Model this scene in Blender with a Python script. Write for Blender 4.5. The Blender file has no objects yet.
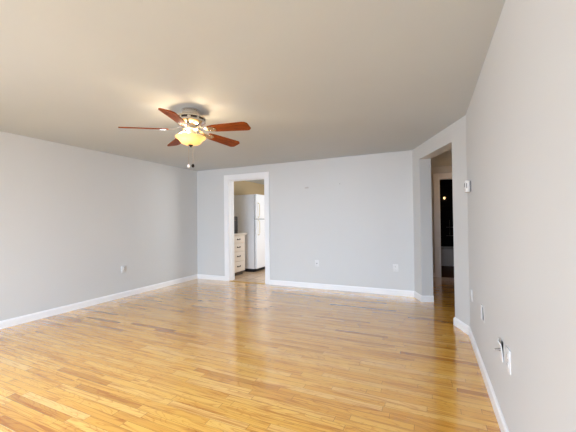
import bpy, bmesh, math, random
from mathutils import Vector, Matrix
S = bpy.context.scene
COL = S.collection
random.seed(4)

# ------------------------------------------------------------------ camera
HC = 1.291
yaw, pitch, roll, F = 0.4293, 0.0145, -0.0119, 309.44
cy, sy = math.cos(yaw), math.sin(yaw)
fw = Vector((-sy*math.cos(pitch), cy*math.cos(pitch), math.sin(pitch)))
r0 = Vector((cy, sy, 0)); u0 = r0.cross(fw)
rv = math.cos(roll)*r0 + math.sin(roll)*u0
uv = -math.sin(roll)*r0 + math.cos(roll)*u0
cam = bpy.data.cameras.new('camera'); camo = bpy.data.objects.new('camera', cam); COL.objects.link(camo)
M = Matrix.Identity(4)
for i in range(3):
    M[i][0] = rv[i]; M[i][1] = uv[i]; M[i][2] = -fw[i]
M[2][3] = HC
camo.matrix_world = M
cam.sensor_fit = 'HORIZONTAL'; cam.sensor_width = 36; cam.lens = 36*F/576; cam.clip_start = 0.02
S.camera = camo

# ------------------------------------------------------------------ world, light, exposure
W = bpy.data.worlds.new('sky'); S.world = W; W.use_nodes = True
bg = W.node_tree.nodes['Background']; bg.inputs[0].default_value = (0.72, 0.84, 1.0, 1); bg.inputs[1].default_value = 1.0
S.view_settings.view_transform = 'Standard'; S.view_settings.look = 'None'
S.view_settings.exposure = -0.09; S.view_settings.gamma = 1
S.cycles.use_denoising = True
S.cycles.max_bounces = 10; S.cycles.diffuse_bounces = 8
hl = bpy.data.lights.new('hall_fill', 'POINT'); hl.energy = 5; hl.color = (1, .56, .25); hl.shadow_soft_size = .35  # added warm fill for the bathroom door casing, no fixture there
ho = bpy.data.objects.new('hall_fill', hl); COL.objects.link(ho); ho.location = (0.80, 7.05, 1.95)
S.cycles.sample_clamp_indirect = 6


def area(name, loc, direction, sx, sz, power, color, spread=180):
    l = bpy.data.lights.new(name, 'AREA'); l.shape = 'RECTANGLE'; l.size = sx; l.size_y = sz
    l.energy = power; l.color = color; l.spread = math.radians(spread)
    o = bpy.data.objects.new(name, l); COL.objects.link(o); o.location = loc
    o.rotation_euler = Vector(direction).to_track_quat('-Z', 'Z').to_euler()
    return o


# daylight through the two windows of the wall behind the camera, and the kitchen window
area('window_daylight', (-1.6, -2.71, 1.45), (0, 1, -0.10), 3.3, 1.4, 92, (0.90, 0.985, 1.13))
area('window_skylight', (-1.6, -2.70, 1.45), (-0.38, 1, -0.55), 3.3, 1.4, 180, (0.81, 0.98, 1.22), 90)
area('window_skylight', (-4.85, -1.1, 1.45), (1, 0.6, -0.42), 1.4, 1.3, 82, (0.80, 0.97, 1.22), 110)
area('kitchen_daylight', (-1.60, 7.4, 1.5), (-1, 0, -0.15), 1.3, 1.1, 60, (0.95, 0.97, 1.0))


# ------------------------------------------------------------------ materials
def mat(name, col, rough=0.5, metal=0.0, spec=0.5, emit=None, estr=0.0):
    m = bpy.data.materials.new(name); m.use_nodes = True
    b = m.node_tree.nodes['Principled BSDF']
    b.inputs['Base Color'].default_value = (*col, 1); b.inputs['Roughness'].default_value = rough
    b.inputs['Metallic'].default_value = metal; b.inputs['Specular IOR Level'].default_value = spec
    if emit:
        b.inputs['Emission Color'].default_value = (*emit, 1); b.inputs['Emission Strength'].default_value = estr
    return m


class NT:
    def __init__(s, m): s.t = m.node_tree; s.b = s.t.nodes['Principled BSDF']
    def n(s, typ, **kw):
        nd = s.t.nodes.new(typ)
        for k, v in kw.items(): setattr(nd, k, v)
        return nd
    def l(s, a, b): s.t.links.new(a, b)
    def m(s, op, a, b=None, c=None):
        nd = s.n('ShaderNodeMath', operation=op)
        for i, v in enumerate((a, b, c)):
            if v is None: continue
            if isinstance(v, (int, float)): nd.inputs[i].default_value = v
            else: s.l(v, nd.inputs[i])
        return nd.outputs[0]


def paint(name, col, rough=0.55, bump=0.06, scale=120, mottle=0.02):
    m = mat(name, col, rough, spec=0.35); t = NT(m)
    tc = t.n('ShaderNodeTexCoord')
    nz = t.n('ShaderNodeTexNoise'); nz.inputs['Scale'].default_value = scale; nz.inputs['Detail'].default_value = 4
    t.l(tc.outputs['Object'], nz.inputs['Vector'])
    bp = t.n('ShaderNodeBump'); bp.inputs['Strength'].default_value = bump; bp.inputs['Distance'].default_value = 0.002
    t.l(nz.outputs['Fac'], bp.inputs['Height']); t.l(bp.outputs[0], t.b.inputs['Normal'])
    n2 = t.n('ShaderNodeTexNoise'); n2.inputs['Scale'].default_value = 1.3; n2.inputs['Detail'].default_value = 3
    t.l(tc.outputs['Object'], n2.inputs['Vector'])
    mx = t.n('ShaderNodeMix', data_type='RGBA')
    t.l(n2.outputs['Fac'], mx.inputs['Factor'])
    mx.inputs[6].default_value = (*[c*(1-mottle) for c in col], 1); mx.inputs[7].default_value = (*[min(1, c*(1+mottle)) for c in col], 1)
    t.l(mx.outputs[2], t.b.inputs['Base Color'])
    return m


def hardwood():
    m = mat('hardwood', (0.6, 0.35, 0.14), 0.3, spec=0.5); t = NT(m)
    tc = t.n('ShaderNodeTexCoord'); sp = t.n('ShaderNodeSeparateXYZ'); t.l(tc.outputs['Object'], sp.inputs[0])
    x, y = sp.outputs[0], sp.outputs[1]
    yr = t.m('DIVIDE', y, 0.0585); row = t.m('FLOOR', yr); fy = t.m('FRACT', yr)
    w1 = t.n('ShaderNodeTexWhiteNoise', noise_dimensions='1D'); t.l(row, w1.inputs['W'])
    L = t.m('MULTIPLY_ADD', w1.outputs['Value'], 0.5, 0.55)
    w1b = t.n('ShaderNodeTexWhiteNoise', noise_dimensions='1D'); t.l(t.m('ADD', row, 77.3), w1b.inputs['W'])
    xs = t.m('ADD', t.m('DIVIDE', x, L), t.m('MULTIPLY', w1b.outputs['Value'], 13.7))
    pk = t.m('FLOOR', xs); fx = t.m('FRACT', xs)
    cb = t.n('ShaderNodeCombineXYZ'); t.l(row, cb.inputs[0]); t.l(pk, cb.inputs[1])
    w2 = t.n('ShaderNodeTexWhiteNoise', noise_dimensions='2D'); t.l(cb.outputs[0], w2.inputs['Vector'])
    cr = t.n('ShaderNodeValToRGB'); t.l(w2.outputs['Value'], cr.inputs[0])
    el = cr.color_ramp.elements
    el[0].position = 0.0; el[0].color = (0.50, 0.20, 0.022, 1)
    el[1].position = 1.0; el[1].color = (0.86, 0.52, 0.155, 1)
    for p, c in ((0.04, (0.64, 0.305, 0.040, 1)), (0.16, (0.75, 0.385, 0.060, 1)), (0.5, (0.81, 0.445, 0.080, 1)), (0.85, (0.84, 0.49, 0.110, 1))):
        e = cr.color_ramp.elements.new(p); e.color = c
    # grain stretched along the strip
    sh = t.m('MULTIPLY', w2.outputs['Value'], 31.0)
    gv = t.n('ShaderNodeCombineXYZ'); t.l(t.m('ADD', t.m('MULTIPLY', x, 2.2), sh), gv.inputs[0]); t.l(t.m('MULTIPLY', y, 48), gv.inputs[1]); t.l(sh, gv.inputs[2])
    g = t.n('ShaderNodeTexNoise'); g.inputs['Scale'].default_value = 1; g.inputs['Detail'].default_value = 5; g.inputs['Distortion'].default_value = 0.8
    t.l(gv.outputs[0], g.inputs['Vector'])
    gr = t.n('ShaderNodeValToRGB'); t.l(g.outputs['Fac'], gr.inputs[0])
    gr.color_ramp.elements[0].position = 0.33; gr.color_ramp.elements[0].color = (0.66, 0.47, 0.27, 1)
    gr.color_ramp.elements[1].position = 0.50; gr.color_ramp.elements[1].color = (1, 1, 1, 1)
    # cathedral figure on some strips
    cv = t.n('ShaderNodeCombineXYZ'); t.l(t.m('ADD', t.m('MULTIPLY', x, 1.3), sh), cv.inputs[0]); t.l(t.m('ADD', t.m('MULTIPLY', y, 9), sh), cv.inputs[1])
    c2 = t.n('ShaderNodeTexNoise'); c2.inputs['Scale'].default_value = 1.0; c2.inputs['Detail'].default_value = 1; c2.inputs['Distortion'].default_value = 1.0
    t.l(cv.outputs[0], c2.inputs['Vector'])
    rings = t.m('FRACT', t.m('MULTIPLY', c2.outputs['Fac'], 14))
    cr2 = t.n('ShaderNodeValToRGB'); t.l(rings, cr2.inputs[0])
    cr2.color_ramp.elements[0].position = 0.0; cr2.color_ramp.elements[0].color = (0.76, 0.60, 0.40, 1)
    cr2.color_ramp.elements[1].position = 0.28; cr2.color_ramp.elements[1].color = (1, 1, 1, 1)
    m1 = t.n('ShaderNodeMix', data_type='RGBA', blend_type='MULTIPLY'); m1.inputs['Factor'].default_value = 0.95
    t.l(cr.outputs[0], m1.inputs[6]); t.l(gr.outputs[0], m1.inputs[7])
    m2 = t.n('ShaderNodeMix', data_type='RGBA', blend_type='MULTIPLY'); m2.inputs['Factor'].default_value = 0.85
    t.l(m1.outputs[2], m2.inputs[6]); t.l(cr2.outputs[0], m2.inputs[7])
    # seams
    sy_ = t.m('LESS_THAN', fy, 0.035); sx_ = t.m('LESS_THAN', t.m('MULTIPLY', fx, L), 0.003)
    seam = t.m('MAXIMUM', sy_, sx_)
    m3 = t.n('ShaderNodeMix', data_type='RGBA', blend_type='MULTIPLY'); t.l(t.m('MULTIPLY', seam, 0.75), m3.inputs['Factor'])
    t.l(m2.outputs[2], m3.inputs[6]); m3.inputs[7].default_value = (0.3, 0.2, 0.12, 1)
    t.l(m3.outputs[2], t.b.inputs['Base Color'])
    bp = t.n('ShaderNodeBump'); bp.inputs['Strength'].default_value = 0.10; bp.inputs['Distance'].default_value = 0.002
    n3 = t.n('ShaderNodeTexNoise'); n3.inputs['Scale'].default_value = 6
    t.l(tc.outputs['Object'], n3.inputs['Vector'])
    hsum = t.m('SUBTRACT', 1.0, seam)
    t.l(hsum, bp.inputs['Height']); t.l(bp.outputs[0], t.b.inputs['Normal'])
    t.l(t.m('MULTIPLY_ADD', n3.outputs['Fac'], 0.12, 0.14), t.b.inputs['Roughness'])
    t.b.inputs['Coat Weight'].default_value = 1.0; t.b.inputs['Coat IOR'].default_value = 1.7; t.b.inputs['Coat Roughness'].default_value = 0.12
    return m


def cherry():
    m = mat('cherry_wood', (0.3, 0.07, 0.02), 0.45, spec=0.12); t = NT(m)
    tc = t.n('ShaderNodeTexCoord'); mp = t.n('ShaderNodeMapping'); mp.inputs['Scale'].default_value = (3, 30, 30)
    t.l(tc.outputs['Object'], mp.inputs[0])
    nz = t.n('ShaderNodeTexNoise'); nz.inputs['Scale'].default_value = 2; nz.inputs['Detail'].default_value = 4; nz.inputs['Distortion'].default_value = 1
    t.l(mp.outputs[0], nz.inputs['Vector'])
    cr = t.n('ShaderNodeValToRGB'); t.l(nz.outputs['Fac'], cr.inputs[0])
    cr.color_ramp.elements[0].position = .3; cr.color_ramp.elements[0].color = (0.11, 0.020, 0.002, 1)
    cr.color_ramp.elements[1].position = .7; cr.color_ramp.elements[1].color = (0.29, 0.062, 0.006, 1)
    t.l(cr.outputs[0], t.b.inputs['Base Color'])
    return m


def kitchen_tile():
    m = mat('kitchen_tile', (0.4, 0.3, 0.22), 0.25); t = NT(m)
    tc = t.n('ShaderNodeTexCoord')
    br = t.n('ShaderNodeTexBrick'); br.offset = 0; br.inputs['Scale'].default_value = 1
    br.inputs['Brick Width'].default_value = .33; br.inputs['Row Height'].default_value = .33; br.inputs['Mortar Size'].default_value = .006
    br.inputs['Color1'].default_value = (0.70, 0.51, 0.34, 1); br.inputs['Color2'].default_value = (0.64, 0.46, 0.30, 1); br.inputs['Mortar'].default_value = (0.2, 0.16, 0.12, 1)
    t.l(tc.outputs['Object'], br.inputs['Vector']); t.l(br.outputs['Color'], t.b.inputs['Base Color'])
    return m


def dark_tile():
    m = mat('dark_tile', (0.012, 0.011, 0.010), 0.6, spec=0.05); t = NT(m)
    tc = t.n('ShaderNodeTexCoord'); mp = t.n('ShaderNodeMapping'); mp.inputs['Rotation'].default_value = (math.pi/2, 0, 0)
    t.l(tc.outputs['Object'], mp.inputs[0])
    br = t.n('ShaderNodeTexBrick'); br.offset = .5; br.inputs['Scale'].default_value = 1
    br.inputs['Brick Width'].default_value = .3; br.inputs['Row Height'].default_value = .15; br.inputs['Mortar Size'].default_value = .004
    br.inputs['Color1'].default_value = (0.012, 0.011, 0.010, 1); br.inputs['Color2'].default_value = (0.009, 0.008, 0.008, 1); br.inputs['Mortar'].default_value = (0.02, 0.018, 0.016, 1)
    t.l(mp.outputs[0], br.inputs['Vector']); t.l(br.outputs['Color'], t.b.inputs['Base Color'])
    return m


m_wall = paint('wall_paint', (0.635, 0.645, 0.64), 0.5)
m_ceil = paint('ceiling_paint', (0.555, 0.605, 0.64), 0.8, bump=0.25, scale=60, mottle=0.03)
m_kit = paint('kitchen_paint', (0.50, 0.39, 0.235), 0.6)
m_trim = mat('trim_paint', (0.88, 0.89, 0.90), 0.3)
m_floor = hardwood()
m_ktile = kitchen_tile()
m_dtile = dark_tile()
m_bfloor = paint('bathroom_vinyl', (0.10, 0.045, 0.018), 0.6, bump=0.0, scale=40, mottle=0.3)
m_white = mat('white_plastic', (0.74, 0.745, 0.745), 0.35)
m_offw = mat('off_white_plastic', (0.62, 0.61, 0.58), 0.4)
m_black = mat('black_plastic', (0.012, 0.012, 0.013), 0.4)
m_grey = mat('grey_plastic', (0.17, 0.17, 0.18), 0.4)
m_nickel = mat('brushed_nickel', (0.62, 0.58, 0.53), 0.22, 1.0)
m_brass = mat('brass', (0.66, 0.44, 0.12), 0.3, 1.0)
m_steel = mat('dull_steel', (0.35, 0.34, 0.33), 0.35, 1.0)
m_cherry = cherry()
m_fridge = mat('white_enamel', (0.80, 0.81, 0.83), 0.3)
m_gask = mat('grey_gasket', (0.16, 0.16, 0.17), 0.6)
m_handle = mat('cream_plastic', (0.74, 0.68, 0.54), 0.4)
m_cab = paint('cabinet_paint', (0.72, 0.64, 0.55), 0.4, bump=0.02)
m_kick = mat('toe_kick_paint', (0.06, 0.045, 0.03), 0.6)
m_counter = paint('laminate', (0.60, 0.54, 0.47), 0.3, bump=0.0, scale=200, mottle=0.15)
m_bronze = mat('dark_bronze', (0.03, 0.022, 0.017), 0.35, 0.8)
m_tub = mat('tub_enamel', (0.60, 0.58, 0.55), 0.25)
m_curtain = mat('dark_curtain_cloth', (0.012, 0.010, 0.010), 0.8)
m_crystal = mat('white_porcelain', (0.9, 0.9, 0.88), 0.15)
m_putty = mat('white_putty', (0.50, 0.48, 0.46), 0.6)
m_bulb = mat('lit_glass', (1, 0.8, 0.5), 0.3, emit=(1.0, 0.66, 0.28), estr=3.0)


def bowl_glass():
    m = bpy.data.materials.new('amber_glass'); m.use_nodes = True; nt = m.node_tree
    b = nt.nodes['Principled BSDF']; out = nt.nodes['Material Output']
    b.inputs['Base Color'].default_value = (0.92, 0.72, 0.40, 1); b.inputs['Roughness'].default_value = 0.3
    tr = nt.nodes.new('ShaderNodeBsdfTranslucent'); tr.inputs[0].default_value = (1.0, 0.76, 0.46, 1)
    nz = nt.nodes.new('ShaderNodeTexNoise'); nz.inputs['Scale'].default_value = 9; nz.inputs['Detail'].default_value = 3; nz.inputs['Distortion'].default_value = 1.5
    tc = nt.nodes.new('ShaderNodeTexCoord'); nt.links.new(tc.outputs['Object'], nz.inputs['Vector'])
    cr = nt.nodes.new('ShaderNodeValToRGB'); nt.links.new(nz.outputs['Fac'], cr.inputs[0])
    cr.color_ramp.elements[0].position = .35; cr.color_ramp.elements[0].color = (0.95, 0.58, 0.22, 1)
    cr.color_ramp.elements[1].position = .6; cr.color_ramp.elements[1].color = (1.0, 0.80, 0.42, 1)
    em = b.inputs['Emission Color']; nt.links.new(cr.outputs[0], em); b.inputs['Emission Strength'].default_value = 0.12
    mx = nt.nodes.new('ShaderNodeMixShader'); mx.inputs[0].default_value = 0.24
    nt.links.new(b.outputs[0], mx.inputs[1]); nt.links.new(tr.outputs[0], mx.inputs[2]); nt.links.new(mx.outputs[0], out.inputs[0])
    return m


m_bowl = bowl_glass()


# ------------------------------------------------------------------ mesh helpers
def box(bm, a, b, bev=0.0, seg=2):
    a, b = Vector(a), Vector(b)
    r = bmesh.ops.create_cube(bm, size=1.0)
    vs = r['verts']
    for v in vs:
        v.co = Vector(((a[i]+b[i])/2 + v.co[i]*abs(b[i]-a[i])) for i in range(3))
    if bev:
        es = list({e for v in vs for e in v.link_edges})
        bmesh.ops.bevel(bm, geom=es, offset=bev, segments=seg, affect='EDGES', profile=0.6)


def prism(bm, poly, z0, z1):
    lo = [bm.verts.new((p[0], p[1], z0)) for p in poly]; hi = [bm.verts.new((p[0], p[1], z1)) for p in poly]
    n = len(poly)
    bm.faces.new(lo[::-1]); bm.faces.new(hi)
    for i in range(n): bm.faces.new((lo[i], lo[(i+1) % n], hi[(i+1) % n], hi[i]))


def lathe(bm, prof, seg=40, c=(0, 0, 0), caps=True):
    rings = []
    for r, z in prof:
        if r < 1e-6: rings.append([bm.verts.new((c[0], c[1], c[2]+z))])
        else: rings.append([bm.verts.new((c[0]+r*math.cos(2*math.pi*k/seg), c[1]+r*math.sin(2*math.pi*k/seg), c[2]+z)) for k in range(seg)])
    for A, B in zip(rings, rings[1:]):
        for k in range(seg):
            a0, a1 = A[k % len(A)], A[(k+1) % len(A)]; b0, b1 = B[k % len(B)], B[(k+1) % len(B)]
            f = [v for i, v in enumerate((a0, a1, b1, b0)) if v not in (a0, a1, b1, b0)[:i]]
            if len(f) > 2: bm.faces.new(f)
    if caps:
        for R in (rings[0], rings[-1]):
            if len(R) > 1: bm.faces.new(R)


def tube(bm, pts, r, seg=8):
    pts = [Vector(p) for p in pts]; rings = []
    for i, p in enumerate(pts):
        d = (pts[min(i+1, len(pts)-1)] - pts[max(i-1, 0)]).normalized()
        up = Vector((0, 0, 1)) if abs(d.z) < .9 else Vector((1, 0, 0))
        s = d.cross(up).normalized(); q = s.cross(d)
        rr = r[i] if isinstance(r, (list, tuple)) else r
        rings.append([bm.verts.new(p + rr*(math.cos(2*math.pi*k/seg)*s + math.sin(2*math.pi*k/seg)*q)) for k in range(seg)])
    for A, B in zip(rings, rings[1:]):
        for k in range(seg): bm.faces.new((A[k], A[(k+1) % seg], B[(k+1) % seg], B[k]))
    bm.faces.new(rings[0]); bm.faces.new(rings[-1])


def ball(bm, c, r, seg=12):
    bmesh.ops.create_uvsphere(bm, u_segments=seg, v_segments=seg//2+2, radius=r, matrix=Matrix.Translation(c))


def obj(name, bm, material, parent=None, smooth=False, loc=None, rot=None):
    bmesh.ops.recalc_face_normals(bm, faces=bm.faces)
    me = bpy.data.meshes.new(name); bm.to_mesh(me); bm.free()
    me.materials.append(material)
    if smooth:
        for p in me.polygons: p.use_smooth = True
        try: me.set_sharp_from_angle(angle=math.radians(38))
        except Exception: pass
    o = bpy.data.objects.new(name, me); COL.objects.link(o)
    if parent: o.parent = parent
    if loc: o.location = loc
    if rot: o.rotation_euler = rot
    return o


def thing(name, label, cat, loc=(0, 0, 0), rot=(0, 0, 0), group=None):
    o = bpy.data.objects.new(name, None); o.empty_display_size = .05; COL.objects.link(o)
    o.location = loc; o.rotation_euler = rot; o['label'] = label; o['category'] = cat
    if group: o['group'] = group
    return o


def tag(o, label, cat, group=None):
    o['label'] = label; o['category'] = cat
    if group: o['group'] = group
    return o


def struct(name, bm, m, parent=None):
    o = obj(name, bm, m, parent)
    if not parent: o['kind'] = 'structure'
    return o


BM = bmesh.new
# ------------------------------------------------------------------ room numbers
H = 2.44
HY = 7.584; BX0, BX1 = 0.185, 0.96                             # hall end wall and bathroom doorway
XL, YB = -4.8198, 5.5528
D = Vector((-0.2474, 5.5528)); E = Vector((0.3832, 3.9437))     # ends of the angled wall
XR = 0.3832; YF = -2.6; TH = 0.19
dd = (E-D).normalized(); out = Vector((-dd.y, dd.x))            # along the angled wall / away from the room
if out.x < 0: out = -out
LJ, RJ = 0.318, 1.388                                          # opening along the angled wall
J1, J2 = D+dd*LJ, D+dd*RJ
KX0, KX1 = -3.963, -3.052                                      # kitchen doorway
HEADZ = 2.190; DHEAD = 2.228
MIT = Vector((D.x+0.13, YB+TH)); MIT2 = Vector((XR+TH, 3.9796))

# ------------------------------------------------------------------ structure
bm = BM(); box(bm, (XL-.2, YF-.2, -.08), (2.0, YB, 0)); box(bm, (-1.45, YB, -.08), (2.0, HY+.06, 0)); struct('floor', bm, m_floor)
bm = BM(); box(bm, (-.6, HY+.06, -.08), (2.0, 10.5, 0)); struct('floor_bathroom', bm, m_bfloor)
bm = BM(); box(bm, (XL-.2, YB, -.08), (-1.45, 9.2, -.002)); struct('floor_kitchen', bm, m_ktile)
bm = BM(); box(bm, (XL-.2, YF-.2, H), (2.0, 10.5, H+.08)); struct('ceiling', bm, m_ceil)

# left wall with a side window behind the camera's left
bm = BM()
box(bm, (XL-TH, -0.35, 0), (XL, YB+TH, H)); box(bm, (XL-TH, YF-TH, 0), (XL, -1.85, H))
box(bm, (XL-TH, -1.85, 0), (XL, -0.35, 0.75)); box(bm, (XL-TH, -1.85, 2.15), (XL, -0.35, H))
struct('wall_left', bm, m_wall)
bm = BM()
box(bm, (XL, YB, 0), (KX0, YB+TH, H)); box(bm, (KX0, YB, HEADZ), (KX1, YB+TH, H))
prism(bm, [(KX1, YB), (D.x, YB), (MIT.x, MIT.y), (KX1, YB+TH)], 0, H)
struct('wall_back', bm, m_wall)
J1b, J2b = J1+out*.175, J2+out*.19
bm = BM()
prism(bm, [D, J1, J1b, MIT], 0, H); prism(bm, [J2, E, MIT2, J2b], 0, H); prism(bm, [J1, J2, J2b, J1b], DHEAD, H)
struct('wall_diagonal', bm, m_wall)
bm = BM(); prism(bm, [(XR, YF-TH), (XR+TH, YF-TH), MIT2, E], 0, H); struct('wall_right', bm, m_wall)
bm = BM()
WX0, WX1 = -3.3, 0.1
box(bm, (XL, YF-TH, 0), (WX0, YF, H)); box(bm, (WX1, YF-TH, 0), (XR, YF, H))
box(bm, (WX0, YF-TH, 0), (WX1, YF, .7)); box(bm, (WX0, YF-TH, 2.2), (WX1, YF, H))
struct('wall_front', bm, m_wall)


def window(name, x0, x1, z0, z1, y, rot=None):
    bm = BM(); t = .05
    n = 3 if x1-x0 > 2 else 2
    box(bm, (x0, y-.05, z0), (x1, y+.03, z0+t)); box(bm, (x0, y-.05, z1-t), (x1, y+.03, z1))
    for k in range(n+1):
        xx = x0+(x1-x0-t)*k/n; box(bm, (xx, y-.05, z0+t), (xx+t, y+.03, z1-t))
    o = struct(name, bm, m_trim)
    g = mat('window_glass', (1, 1, 1), 0.0); g.node_tree.nodes['Principled BSDF'].inputs['Transmission Weight'].default_value = 1
    bm = BM(); box(bm, (x0+t, y-.035, z0+t), (x1-t, y-.03, z1-t)); obj('pane', bm, g, o)
    if rot:
        o.rotation_euler = (0, 0, rot[0]); o.location = rot[1]
    return o


window('window_1', WX0, WX1, .7, 2.2, YF-.16)
window('window_2', -.75, .75, .75, 2.15, 0, (math.pi/2, (XL-.15, -1.1, 0)))

# kitchen shell
KL, KR, KB = -4.775, -1.55, 8.9
bm = BM()
box(bm, (KL-.1, YB+TH, 0), (KL, KB+.1, H)); struct('wall_kitchen_left', bm, m_kit)
bm = BM(); box(bm, (KL, KB, 0), (KR, KB+.1, H)); struct('wall_kitchen_back', bm, m_kit)
bm = BM()
box(bm, (KR, YB+TH, 0), (KR+.1, 6.7, H)); box(bm, (KR, 8.1, 0), (KR+.1, KB+.1, H))
box(bm, (KR, 6.7, 0), (KR+.1, 8.1, .95)); box(bm, (KR, 6.7, 2.1), (KR+.1, 8.1, H))
struct('wall_kitchen_right', bm, m_kit)
window('window_3', -.7, .7, .95, 2.1, 0, (-math.pi/2, (KR+.08, 7.4, 0)))

# hall and bathroom shell
bm = BM(); box(bm, (-.5, YB+TH, 0), (-.4, 10.4, H)); struct('wall_hall_left', bm, m_wall)
bm = BM(); box(bm, (1.7, 2.9, 0), (1.8, 10.4, H)); struct('wall_hall_right', bm, m_wall)
bm = BM(); box(bm, (XR+TH, 2.9, 0), (1.7, 3.0, H)); struct('wall_hall_front', bm, m_wall)
bm = BM()
box(bm, (-.4, HY, 0), (BX0, HY+.12, H)); box(bm, (BX1, HY, 0), (1.7, HY+.12, H)); box(bm, (BX0, HY, HEADZ), (BX1, HY+.12, H))
struct('wall_hall_back', bm, m_wall)
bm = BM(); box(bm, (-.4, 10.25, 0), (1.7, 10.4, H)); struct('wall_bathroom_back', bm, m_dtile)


# ------------------------------------------------------------------ trim
def base_run(name, pts, th=0.014, h=0.098, side=1):
    """Baseboard along a polyline on the wall face, mitred, standing off to its left (side=1) or right."""
    pts = [Vector(p) for p in pts]; n = len(pts)
    prof = [(0.0, 0.0), (th, 0.0), (th, h*.80), (th*.75, h*.88), (th*.45, h*.94), (th*.35, h), (0.0, h)]
    offs = []
    for i in range(n):
        ns = []
        for a, b in ((i-1, i), (i, i+1)):
            if a < 0 or b >= n: continue
            d = (pts[b]-pts[a]).normalized(); ns.append(Vector((-d.y, d.x))*side)
        if len(ns) == 2:
            m = (ns[0]+ns[1]).normalized(); offs.append(m/ m.dot(ns[0]))
        else: offs.append(ns[0])
    bm = BM(); rings = []
    for p, o in zip(pts, offs): rings.append([bm.verts.new((p.x+o.x*u, p.y+o.y*u, z)) for u, z in prof])
    k = len(prof)
    for A, B in zip(rings, rings[1:]):
        for i in range(k): bm.faces.new((A[i], A[(i+1) % k], B[(i+1) % k], B[i]))
    bm.faces.new(rings[0]); bm.faces.new(rings[-1])
    return struct(name, bm, m_trim)


CW = 0.098
base_run('baseboard_left', [(XL, YB-.014), (XL, YF)], side=1)
base_run('baseboard_back', [(KX0-CW, YB), (XL, YB)], side=1)
base_run('baseboard_diagonal', [J1b, J1, D, (KX1+CW-.015, YB)], side=1)
base_run('baseboard_right', [(XR, YF), E, J2, J2b], side=1)
base_run('baseboard_front', [(XL+.014, YF), (XR-.014, YF)], side=1)


def casing(name, x0, x1, yf, yb, head, w=CW, t=.018, back=True):
    """Cased opening in a wall that faces -y: jamb boards, casings both sides, door stop."""
    bm = BM(); j = .018
    for s in ((yf-t, yf),) + (((yb, yb+t),) if back else ()):
        box(bm, (x0-w, s[0], 0), (x0+.006, s[1], head+w), .003, 1); box(bm, (x1-.006, s[0], 0), (x1+w, s[1], head+w), .003, 1)
        box(bm, (x0+.006, s[0], head-.006), (x1-.006, s[1], head+w), .003, 1)
    box(bm, (x0, yf, 0), (x0+j, yb, head)); box(bm, (x1-j, yf, 0), (x1, yb, head)); box(bm, (x0+j, yf, head-j), (x1-j, yb, head))
    ym = (yf+yb)/2
    box(bm, (x0+j, ym-.018, 0), (x0+j+.011, ym+.018, head-j)); box(bm, (x1-j-.011, ym-.018, 0), (x1-j, ym+.018, head-j))
    box(bm, (x0+j, ym-.018, head-j-.011), (x1-j, ym+.018, head-j))
    return struct(name, bm, m_trim)


casing('trim_1', KX0, KX1, YB, YB+TH, HEADZ)
casing('trim_2', BX0, BX1, HY, HY+.12, HEADZ)
base_run('baseboard_hall', [(BX0-CW, HY), (-.4, HY)], side=1)
bm = BM(); prism(bm, [(KX0+.018, YB-.01), (KX1-.018, YB-.01), (KX1-.018, YB+.045), (KX0+.018, YB+.045)], 0, .007)
o = struct('trim_3', bm, m_brass)

# ------------------------------------------------------------------ ceiling fan
FC = (-2.225, 2.475)
AN0, R0, R1, ZB, PT = math.radians(6.5), 0.215, 0.66, -.204, math.radians(14)
fan = thing('ceiling_fan', 'five-blade cherry wood ceiling fan with nickel body and glowing amber bowl light', 'ceiling fan', (FC[0], FC[1], H))
bm = BM(); lathe(bm, [(0.088, 0), (0.088, -.012), (0.082, -.018), (0.082, -.052), (0.074, -.062), (0.0, -.062)]); obj('canopy', bm, m_nickel, fan, True)
bm = BM(); lathe(bm, [(0.0, -.060), (0.10, -.060), (0.125, -.066), (0.148, -.078), (0.150, -.092), (0.144, -.096), (0.144, -.112), (0.150, -.116), (0.150, -.132), (0.128, -.150), (0.100, -.165), (0.0, -.165)], 48)
motor = obj('motor_housing', bm, m_nickel, fan, True)
for k in range(10):
    if k == 0:
        bm = BM(); box(bm, (0.1445, -.030, -.111), (0.1475, .030, -.097)); sl0 = obj('vent_slot', bm, m_bronze, motor)
    else:
        sl = sl0.copy(); COL.objects.link(sl); sl.parent = motor; sl.rotation_euler = (0, 0, 2*math.pi*k/10)
bm = BM(); lathe(bm, [(0.0, -.163), (0.075, -.163), (0.085, -.175), (0.085, -.205), (0.060, -.215), (0.052, -.235), (0.046, -.262), (0.0, -.266)], 40)
lf = obj('light_fitter', bm, m_nickel, fan, True)
for k in range(3):
    a = AN0+1.65+2*math.pi*k/3; bm = BM(); ca, sa = math.cos(a), math.sin(a)
    tube(bm, [(.05*ca, .05*sa, -.22), (.09*ca, .09*sa, -.232), (.132*ca, .132*sa, -.262), (.1455*ca, .1455*sa, -.284)], .006, 8)
    obj('bowl_arm', bm, m_nickel, lf, True)
# amber glass bowl: open at the top, a flared rim and a rounded belly
prof = [(0.150, -.276), (0.154, -.282), (0.148, -.290), (0.130, -.301), (0.116, -.314), (0.106, -.329), (0.092, -.344), (0.068, -.354), (0.040, -.358), (0.012, -.360)]
inn = [(r-.005, z+.004) for r, z in prof[::-1]]; inn[-1] = (.145, -.276)
bm = BM(); lathe(bm, prof+inn, 48, caps=False); obj('glass_bowl', bm, m_bowl, fan, True)
bm = BM(); lathe(bm, [(0.0, -.354), (.022, -.358), (.024, -.366), (.012, -.372), (.010, -.382), (0, -.386)], 20); obj('finial', bm, m_bronze, fan, True)


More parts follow.
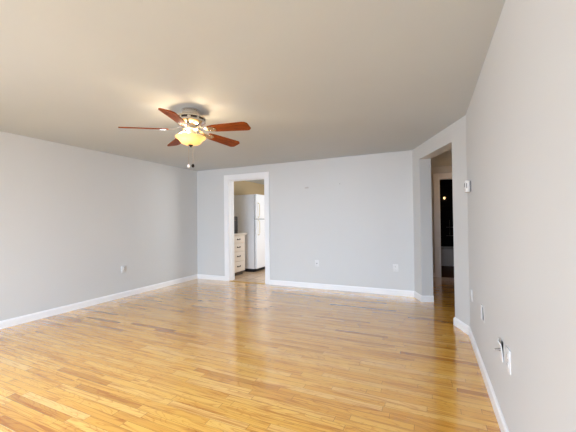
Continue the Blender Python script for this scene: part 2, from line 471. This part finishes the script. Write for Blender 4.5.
def blade_bm():
    bm = BM(); N = 14; top = []; bot = []
    outl = []
    for i in range(N+1):
        u = (i/N)**.7; x = R0+(R1-R0)*u
        w = .054+.020*min(1, u*1.1)
        if u > .90: w *= math.sqrt(max(0.0, 1-((u-.90)/.10)**2*.62))
        if u < .08: w *= .80+.20*(u/.08)
        outl.append((x, w))
    for z, L in ((.005, top), (-.005, bot)):
        for x, w in outl: L.append([bm.verts.new((x, w*s, z)) for s in (-1, -.5, 0, .5, 1)])
    for i in range(N):
        for j in range(4):
            bm.faces.new((top[i][j], top[i+1][j], top[i+1][j+1], top[i][j+1])); bm.faces.new((bot[i][j], bot[i][j+1], bot[i+1][j+1], bot[i+1][j]))
        bm.faces.new((top[i][0], bot[i][0], bot[i+1][0], top[i+1][0])); bm.faces.new((top[i][4], top[i+1][4], bot[i+1][4], bot[i][4]))
    for i in (0, N):
        for j in range(4): bm.faces.new((top[i][j], top[i][j+1], bot[i][j+1], bot[i][j]))
    return bm


def iron_bm():
    bm = BM()
    st = [(0.0, .019, .010), (.09-.09, .019, .010)]
    pts = [(.085, .018, .030), (.125, .015, .020), (.165, .017, .0), (.20, .030, -.0065), (.235, .044, -.0065), (.265, .040, -.0065), (.295, .018, -.0065)]
    rows = []
    for x, w, z in pts:
        rows.append([bm.verts.new((x, -w, z-.003)), bm.verts.new((x, w, z-.003)), bm.verts.new((x, w, z+.002)), bm.verts.new((x, -w, z+.002))])
    for A, B in zip(rows, rows[1:]):
        for i in range(4): bm.faces.new((A[i], A[(i+1) % 4], B[(i+1) % 4], B[i]))
    bm.faces.new(rows[0]); bm.faces.new(rows[-1])
    for sx, sy_ in ((.225, -.022), (.225, .022), (.27, 0)): lathe(bm, [(0, -.013), (.005, -.012), (.005, -.009)], 8, (sx, sy_, 0))
    return bm


blade_src = obj('blade', blade_bm(), m_cherry, fan, False); iron_src = obj('blade_iron', iron_bm(), m_nickel, blade_src, False)
for k in range(5):
    b = blade_src if k == 0 else blade_src.copy()
    if k:
        COL.objects.link(b); b.parent = fan
        ir = iron_src.copy(); COL.objects.link(ir); ir.parent = b
    Rm = Matrix.Rotation(AN0+k*2*math.pi/5, 4, 'Z') @ Matrix.Rotation(math.radians(2.4), 4, 'Y') @ Matrix.Rotation(-PT, 4, 'X')
    b.location = (0, 0, ZB); b.rotation_euler = Rm.to_euler()


def chain(x, y, z0, z1, bm):
    n = int((z0-z1)/.011)
    for k in range(n+1): ball(bm, (x, y, z0-(z0-z1)*k/n), .0030, 6)


for (x, y, z1, fm, lab) in ((-.012, -.02, -.56, m_crystal, 'white ball'), (.018, .01, -.555, m_bronze, 'dark')):
    bm = BM(); chain(x, y, -.375, z1, bm); ch = obj('pull_chain', bm, m_nickel, fan)
    bm = BM(); lathe(bm, [(0, .012), (.006, .008), (.015, -.004), (.016, -.014), (.009, -.026), (0, -.028)], 14, (x, y, z1-.01)); f = obj('chain_knob', bm, fm, ch, True)
    f['label'] = 'white porcelain chain knob' if fm is m_crystal else 'dark bronze chain knob'
lp = bpy.data.lights.new('fan_bulb', 'POINT'); lp.energy = 4.6; lp.color = (1, .80, .54); lp.shadow_soft_size = .035
for k in range(3):
    a = AN0+.6+2*math.pi*k/3
    lo = bpy.data.objects.new('fan_bulb', lp); COL.objects.link(lo); lo.location = (FC[0]+.085*math.cos(a), FC[1]+.085*math.sin(a), H-.288)


# ------------------------------------------------------------------ wall plates
def rounded_plate(w, h, t, bev=.006):
    bm = BM(); box(bm, (-w/2, -t, -h/2), (w/2, 0, h/2), bev*.5, 2); return bm


# plates are modelled facing -y with their back on y=0
def plate(name, label, cat, loc, rz, kind, w=.078, h=.122, group=None):
    t = thing(name, label, cat, loc, (0, 0, rz), group)
    obj('cover_plate', rounded_plate(w, h, .007), m_white, t, True)
    if kind == 'duplex':
        for s in (-1, 1):
            bm = BM(); box(bm, (-.017, -.010, s*.026-.014), (.017, -.006, s*.026+.014), .003); rc = obj('receptacle', bm, m_white, t, True)
            bm = BM()
            for dx in (-.007, .007): box(bm, (dx-.0012, -.0105, s*.026-.003), (dx+.0012, -.0095, s*.026+.006))
            box(bm, (-.002, -.0105, s*.026-.010), (.002, -.0095, s*.026-.006)); obj('slot', bm, m_black, rc)
        bm = BM(); ball(bm, (0, -.007, 0), .003, 8); obj('screw', bm, m_steel, t)
    elif kind == 'coax':
        bm = BM(); box(bm, (-.010, -.010, -.010), (.010, -.006, .010), .003); obj('jack_nut', bm, m_grey, t)
        bm = BM(); tube(bm, [(0, -.008, 0), (0, -.024, 0)], .0055, 10); obj('jack', bm, m_steel, t)
        for s in (-1, 1):
            bm = BM(); ball(bm, (0, -.007, s*.044), .003, 8); obj('screw', bm, m_steel, t)
    elif kind == 'blank':
        for s in (-1, 1):
            bm = BM(); ball(bm, (0, -.007, s*.044), .003, 8); obj('screw', bm, m_steel, t)
    return t


plate('wall_plate', 'white cable jack plate low on the back wall, right of the kitchen doorway', 'wall plate', (-1.952, YB, .475), 0, 'coax')
plate('wall_outlet', 'white wall outlet low on the back wall beside the angled corner', 'outlet', (-.543, YB, .462), 0, 'duplex', w=.085)
lo = plate('wall_outlet', 'white outlet with plugged-in adapter low on the left wall', 'outlet', (XL, 3.675, .485), math.pi/2, 'duplex', w=.085, h=.125)
# the plugged-in adapter is a thing of its own
ad = thing('plug_adapter', 'small white plug adapter sitting in the outlet on the left wall', 'adapter', (XL+.010, 3.650, .497), (0, 0, math.pi/2))
bm = BM(); box(bm, (-.026, -.030, -.030), (.022, 0, .032), .005); obj('housing', bm, m_white, ad, True)
bm = BM(); box(bm, (.0225, -.024, -.028), (.030, 0, .030), .002); obj('side_grip', bm, m_grey, ad, True)

plate('wall_outlet', 'white outlet on the right wall closest to the hall doorway', 'outlet', (XR, 3.70, .50), -math.pi/2, 'duplex')
plate('wall_outlet', 'white duplex outlet nearest the camera on the right wall', 'outlet', (XR, 2.055, .51), -math.pi/2, 'duplex', w=.085, h=.128)
# wall plate, its side shadow put in as a flat black wedge
pp = thing('wall_plate', 'white wall plate with a painted shadow wedge, second from the hall on the right wall', 'wall plate', (XR, 2.975, .513), (0, 0, -math.pi/2))
bm = BM()
box(bm, (-.075, -.009, -.060), (-.015, 0, .060), .003); box(bm, (.060, -.003, -.060), (.072, 0, .060), .001, 1)
box(bm, (-.015, -.003, .052), (.060, 0, .060), .001, 1); box(bm, (-.015, -.003, -.060), (.060, 0, -.052), .001, 1)
obj('cover_plate', bm, m_white, pp)
bm = BM(); f0 = [bm.verts.new((x, -.0015, z)) for x, z in ((-.014, -.051), (.055, -.051), (.004, .051), (-.014, .051))]; f1 = [bm.verts.new((v.co.x, -.0002, v.co.z)) for v in f0]
bm.faces.new(f0); bm.faces.new(f1[::-1])
for i in range(4): bm.faces.new((f0[i], f1[i], f1[(i+1) % 4], f0[(i+1) % 4]))
obj('shadow_wedge', bm, m_black, pp)  # painted shade beside the plate, not a hole
# loose cable plate, tilted off the wall, connector sticking out
lp_ = thing('wall_plate', 'loose white cable plate tilted off the right wall with connector sticking out', 'wall plate', (XR, 2.235, .498), (0, 0, -math.pi/2))
bm = BM(); rows = []
for z, off in ((-.060, .001), (-.02, .003), (.02, .006), (.042, .010), (.060, .021)):
    # columns across the plate; the right (near) edge is lifted most
    rows.append([(x, -(off*(.35+.65*(x+.038)/.076)), z) for x in (-.038, -.012, .012, .038)])
fr = [[bm.verts.new((x, y-.006, z)) for x, y, z in r] for r in rows]; bk = [[bm.verts.new((x, y-.001, z)) for x, y, z in r] for r in rows]
for i in range(4):
    for j in range(3):
        bm.faces.new((fr[i][j], fr[i][j+1], fr[i+1][j+1], fr[i+1][j])); bm.faces.new((bk[i][j], bk[i+1][j], bk[i+1][j+1], bk[i][j+1]))
    bm.faces.new((fr[i][0], fr[i+1][0], bk[i+1][0], bk[i][0])); bm.faces.new((fr[i][3], bk[i][3], bk[i+1][3], fr[i+1][3]))
for j in range(3):
    bm.faces.new((fr[0][j], bk[0][j], bk[0][j+1], fr[0][j+1])); bm.faces.new((fr[4][j], fr[4][j+1], bk[4][j+1], bk[4][j]))
obj('cover_plate', bm, m_white, lp_)
bm = BM(); box(bm, (.0, -.0012, -.03), (.032, -.0002, .056)); obj('gap_shade', bm, m_black, lp_)  # flat black sheet painting the shade behind the lifted edge
bm = BM(); tube(bm, [(0, -.008, 0), (0, -.016, 0), (0, -.020, 0), (0, -.038, -.003)], [.009, .009, .0055, .0055], 10); obj('connector', bm, m_steel, lp_, True)

# thermostat
th = thing('thermostat', 'white wall thermostat at head height on the right wall by the hall doorway', 'thermostat', (XR, 3.63, 1.615), (0, 0, -math.pi/2))
bm = BM(); box(bm, (-.054, -.014, -.052), (.054, 0, .052), .004); obj('back_plate', bm, m_grey, th, True)  # dark grey paints in the shadow gap behind the body
bm = BM(); box(bm, (-.060, -.052, -.060), (.058, -.012, .060), .012, 3); obj('body', bm, m_white, th, True)
bm = BM(); box(bm, (.0575, -.042, -.022), (.0595, -.036, .030), .0008, 1); obj('vent_slot', bm, m_black, th)
bm = BM(); box(bm, (-.035, -.0535, -.005), (.028, -.051, .035), .002); obj('display', bm, m_grey, th)
bm = BM(); box(bm, (-.03, -.055, -.038), (.025, -.051, -.022), .002); obj('button', bm, m_offw, th)

# small marks left on the back wall
bm = BM(); box(bm, (-.045, -.003, -.012), (.028, 0, .012), .002); tube(bm, [(.02, 0, .004), (.02, -.022, .006), (.02, -.026, .018)], .004, 6)
tag(obj('wall_hook', bm, m_putty, None, loc=(-2.13, YB, 1.915)), 'small pale hook high on the back wall, right of the kitchen doorway', 'hook')
bm = BM(); tube(bm, [(0, 0, 0), (0, -.022, .004)], .0035, 8); tube(bm, [(0, -.021, .004), (0, -.024, .0045)], .007, 8)
tag(obj('nail', bm, m_steel, None, loc=(-1.485, YB, 1.947)), 'small nail high in the middle of the back wall', 'nail')

# ------------------------------------------------------------------ kitchen: drawer cabinet, worktop, refrigerator
CX = -4.12; CY0, CY1 = 5.745, 6.46
cab = thing('kitchen_cabinet', 'cream four-drawer kitchen base cabinet with dark pulls left of the refrigerator', 'cabinet', (KL, CY0, 0))
cd = CX-KL; cl = CY1-CY0
bm = BM(); box(bm, (0.005, 0, .09), (cd-.02, cl, .955)); obj('body', bm, m_cab, cab)
bm = BM(); box(bm, (0.005, 0.01, 0), (cd-.075, cl-.01, .09)); obj('toe_kick', bm, m_kick, cab)
bm = BM(); zz = [.10, .335, .57, .765, .94]
box(bm, (cd-.020, 0, .09), (cd-.012, cl, .955)); obj('face_frame', bm, m_cab, cab)
for a, b in zip(zz, zz[1:]):
    bm = BM(); box(bm, (cd-.012, .03, a+.008), (cd+.008, cl-.03, b-.008), .006); dr = obj('drawer', bm, m_cab, cab, True)
    zc = (a+b)/2+.01; ym = cl/2+.06
    bm = BM()
    for s in (-1, 1): box(bm, (cd+.006, ym+s*.05-.012, zc-.014), (cd+.024, ym+s*.05+.012, zc+.014), .003)
    tube(bm, [(cd+.024, ym-.05, zc), (cd+.034, ym-.03, zc-.006), (cd+.036, ym, zc-.010), (cd+.034, ym+.03, zc-.006), (cd+.024, ym+.05, zc)], .006, 8)
    obj('handle', bm, m_bronze, dr)
bm = BM(); box(bm, (KL+.003, CY0, .956), (CX+.03, CY1+.03, 1.0), .008)
tag(obj('countertop', bm, m_counter, None, True), 'pale laminate countertop over the four-drawer cabinet in the kitchen', 'countertop')
# dark appliance at the near end of the counter
ap = thing('coffee_maker', 'dark upright appliance at the near end of the kitchen counter', 'appliance', (-4.295, 6.11, 1.0))
bm = BM(); box(bm, (-.11, -.09, 0), (.14, .09, .04), .01); obj('base', bm, m_black, ap, True)
bm = BM(); box(bm, (.02, -.09, .041), (.14, .09, .30), .01); obj('water_tank', bm, m_black, ap, True)
bm = BM(); box(bm, (-.11, -.09, .301), (.14, .09, .40), .015); obj('brew_head', bm, m_black, ap, True)
bm = BM(); lathe(bm, [(0, .042), (.06, .042), (.068, .09), (.066, .15), (.05, .18), (.0, .18)], 20, (-.05, 0, 0)); obj('carafe', bm, m_bronze, ap, True)

fr_ = thing('refrigerator', 'white top-freezer refrigerator with cream handles beyond the kitchen doorway', 'refrigerator', (KL+.03, 6.754, 0))
fx = -3.965-(KL+.03); FW = .76; FH = 1.965
bm = BM(); box(bm, (0, 0, .075), (fx-.075, FW, FH), .012); obj('cabinet_body', bm, m_fridge, fr_, True)
bm = BM(); box(bm, (.02, .01, 0.0), (fx-.09, FW-.01, .076)); obj('plinth', bm, m_black, fr_)
bm = BM()
box(bm, (fx-.085, .01, .012), (fx-.045, FW-.01, .074))
for k in range(3): box(bm, (fx-.046, .02, .020+k*.018), (fx-.030, FW-.02, .028+k*.018))
obj('base_grille', bm, m_black, fr_)
bm = BM(); box(bm, (fx-.074, .012, .085), (fx-.062, FW-.012, FH-.01)); obj('gasket', bm, m_gask, fr_)
for z0, z1, h0, h1 in ((1.345, FH+.004, 1.375, 1.75), (.085, 1.328, .93, 1.31)):
    bm = BM(); box(bm, (fx-.060, -.002, z0), (fx, FW, z1), .012, 3); dr = obj('freezer_door' if z0 > 1 else 'fresh_food_door', bm, m_fridge, fr_, True)
    bm = BM(); hy = .075
    tube(bm, [(fx-.005, hy, h0), (fx+.035, hy, h0+.02), (fx+.048, hy, h0+.06), (fx+.048, hy, h1-.06), (fx+.035, hy, h1-.02), (fx-.005, hy, h1)], .014, 10)
    obj('handle', bm, m_handle, dr, True)

# ------------------------------------------------------------------ bathroom: tub, dark curtain, caddy, small lamp
tb = thing('bathtub', 'pale bathtub at the far end beyond the hall', 'bathtub', (.55, 9.47, 0))
bm = BM()
box(bm, (-.92, 0, 0), (1.12, .05, .435)); box(bm, (-.92, .70, 0), (1.12, .75, .435)); box(bm, (-.92, .05, 0), (-.84, .70, .435)); box(bm, (1.04, .05, 0), (1.12, .70, .435)); box(bm, (-.84, .05, .05), (1.04, .70, .11))
obj('apron', bm, m_tub, tb)
bm = BM(); box(bm, (-.92, -.02, .435), (1.12, .07, .474), .012); box(bm, (-.92, .68, .435), (1.12, .75, .474), .012); box(bm, (-.92, .07, .437), (-.82, .68, .472)); box(bm, (1.02, .07, .437), (1.12, .68, .472)); obj('rim', bm, m_tub, tb, True)
cu = thing('shower_caddy', 'dim wire shower caddy with two shelves on the dark bathroom wall', 'caddy', (.60, 10.25, 1.0))
for z in (.04, -.21):
    bm = BM()
    for k in range(7): tube(bm, [(-.15, -.015-.017*k, z), (.15, -.015-.017*k, z)], .004, 6)
    tube(bm, [(-.15, -.005, z), (-.15, -.12, z)], .005, 6); tube(bm, [(.15, -.005, z), (.15, -.12, z)], .005, 6)
    obj('shelf', bm, m_steel, cu)
bm = BM(); tube(bm, [(-.07, -.006, -.22), (-.07, -.006, .25)], .005, 6); tube(bm, [(.07, -.006, -.22), (.07, -.006, .25)], .005, 6); obj('upright', bm, m_steel, cu)

la = thing('wall_lamp', 'small glowing amber lamp on the dark bathroom wall', 'lamp', (.40, 10.25, 1.90))
bm = BM(); box(bm, (-.06, -.015, -.09), (.06, 0, .03), .006); obj('back_plate', bm, m_bronze, la, True)
bm = BM(); tube(bm, [(0, -.012, -.06), (0, -.06, -.07), (.0, -.09, -.045)], .010, 8); obj('arm', bm, m_bronze, la, True)
bm = BM(); lathe(bm, [(0, -.040), (.016, -.040), (.026, -.012), (.023, .016), (.010, .028), (0, .030)], 16, (0, -.09, 0)); obj('lamp_shade', bm, m_bulb, la, True)
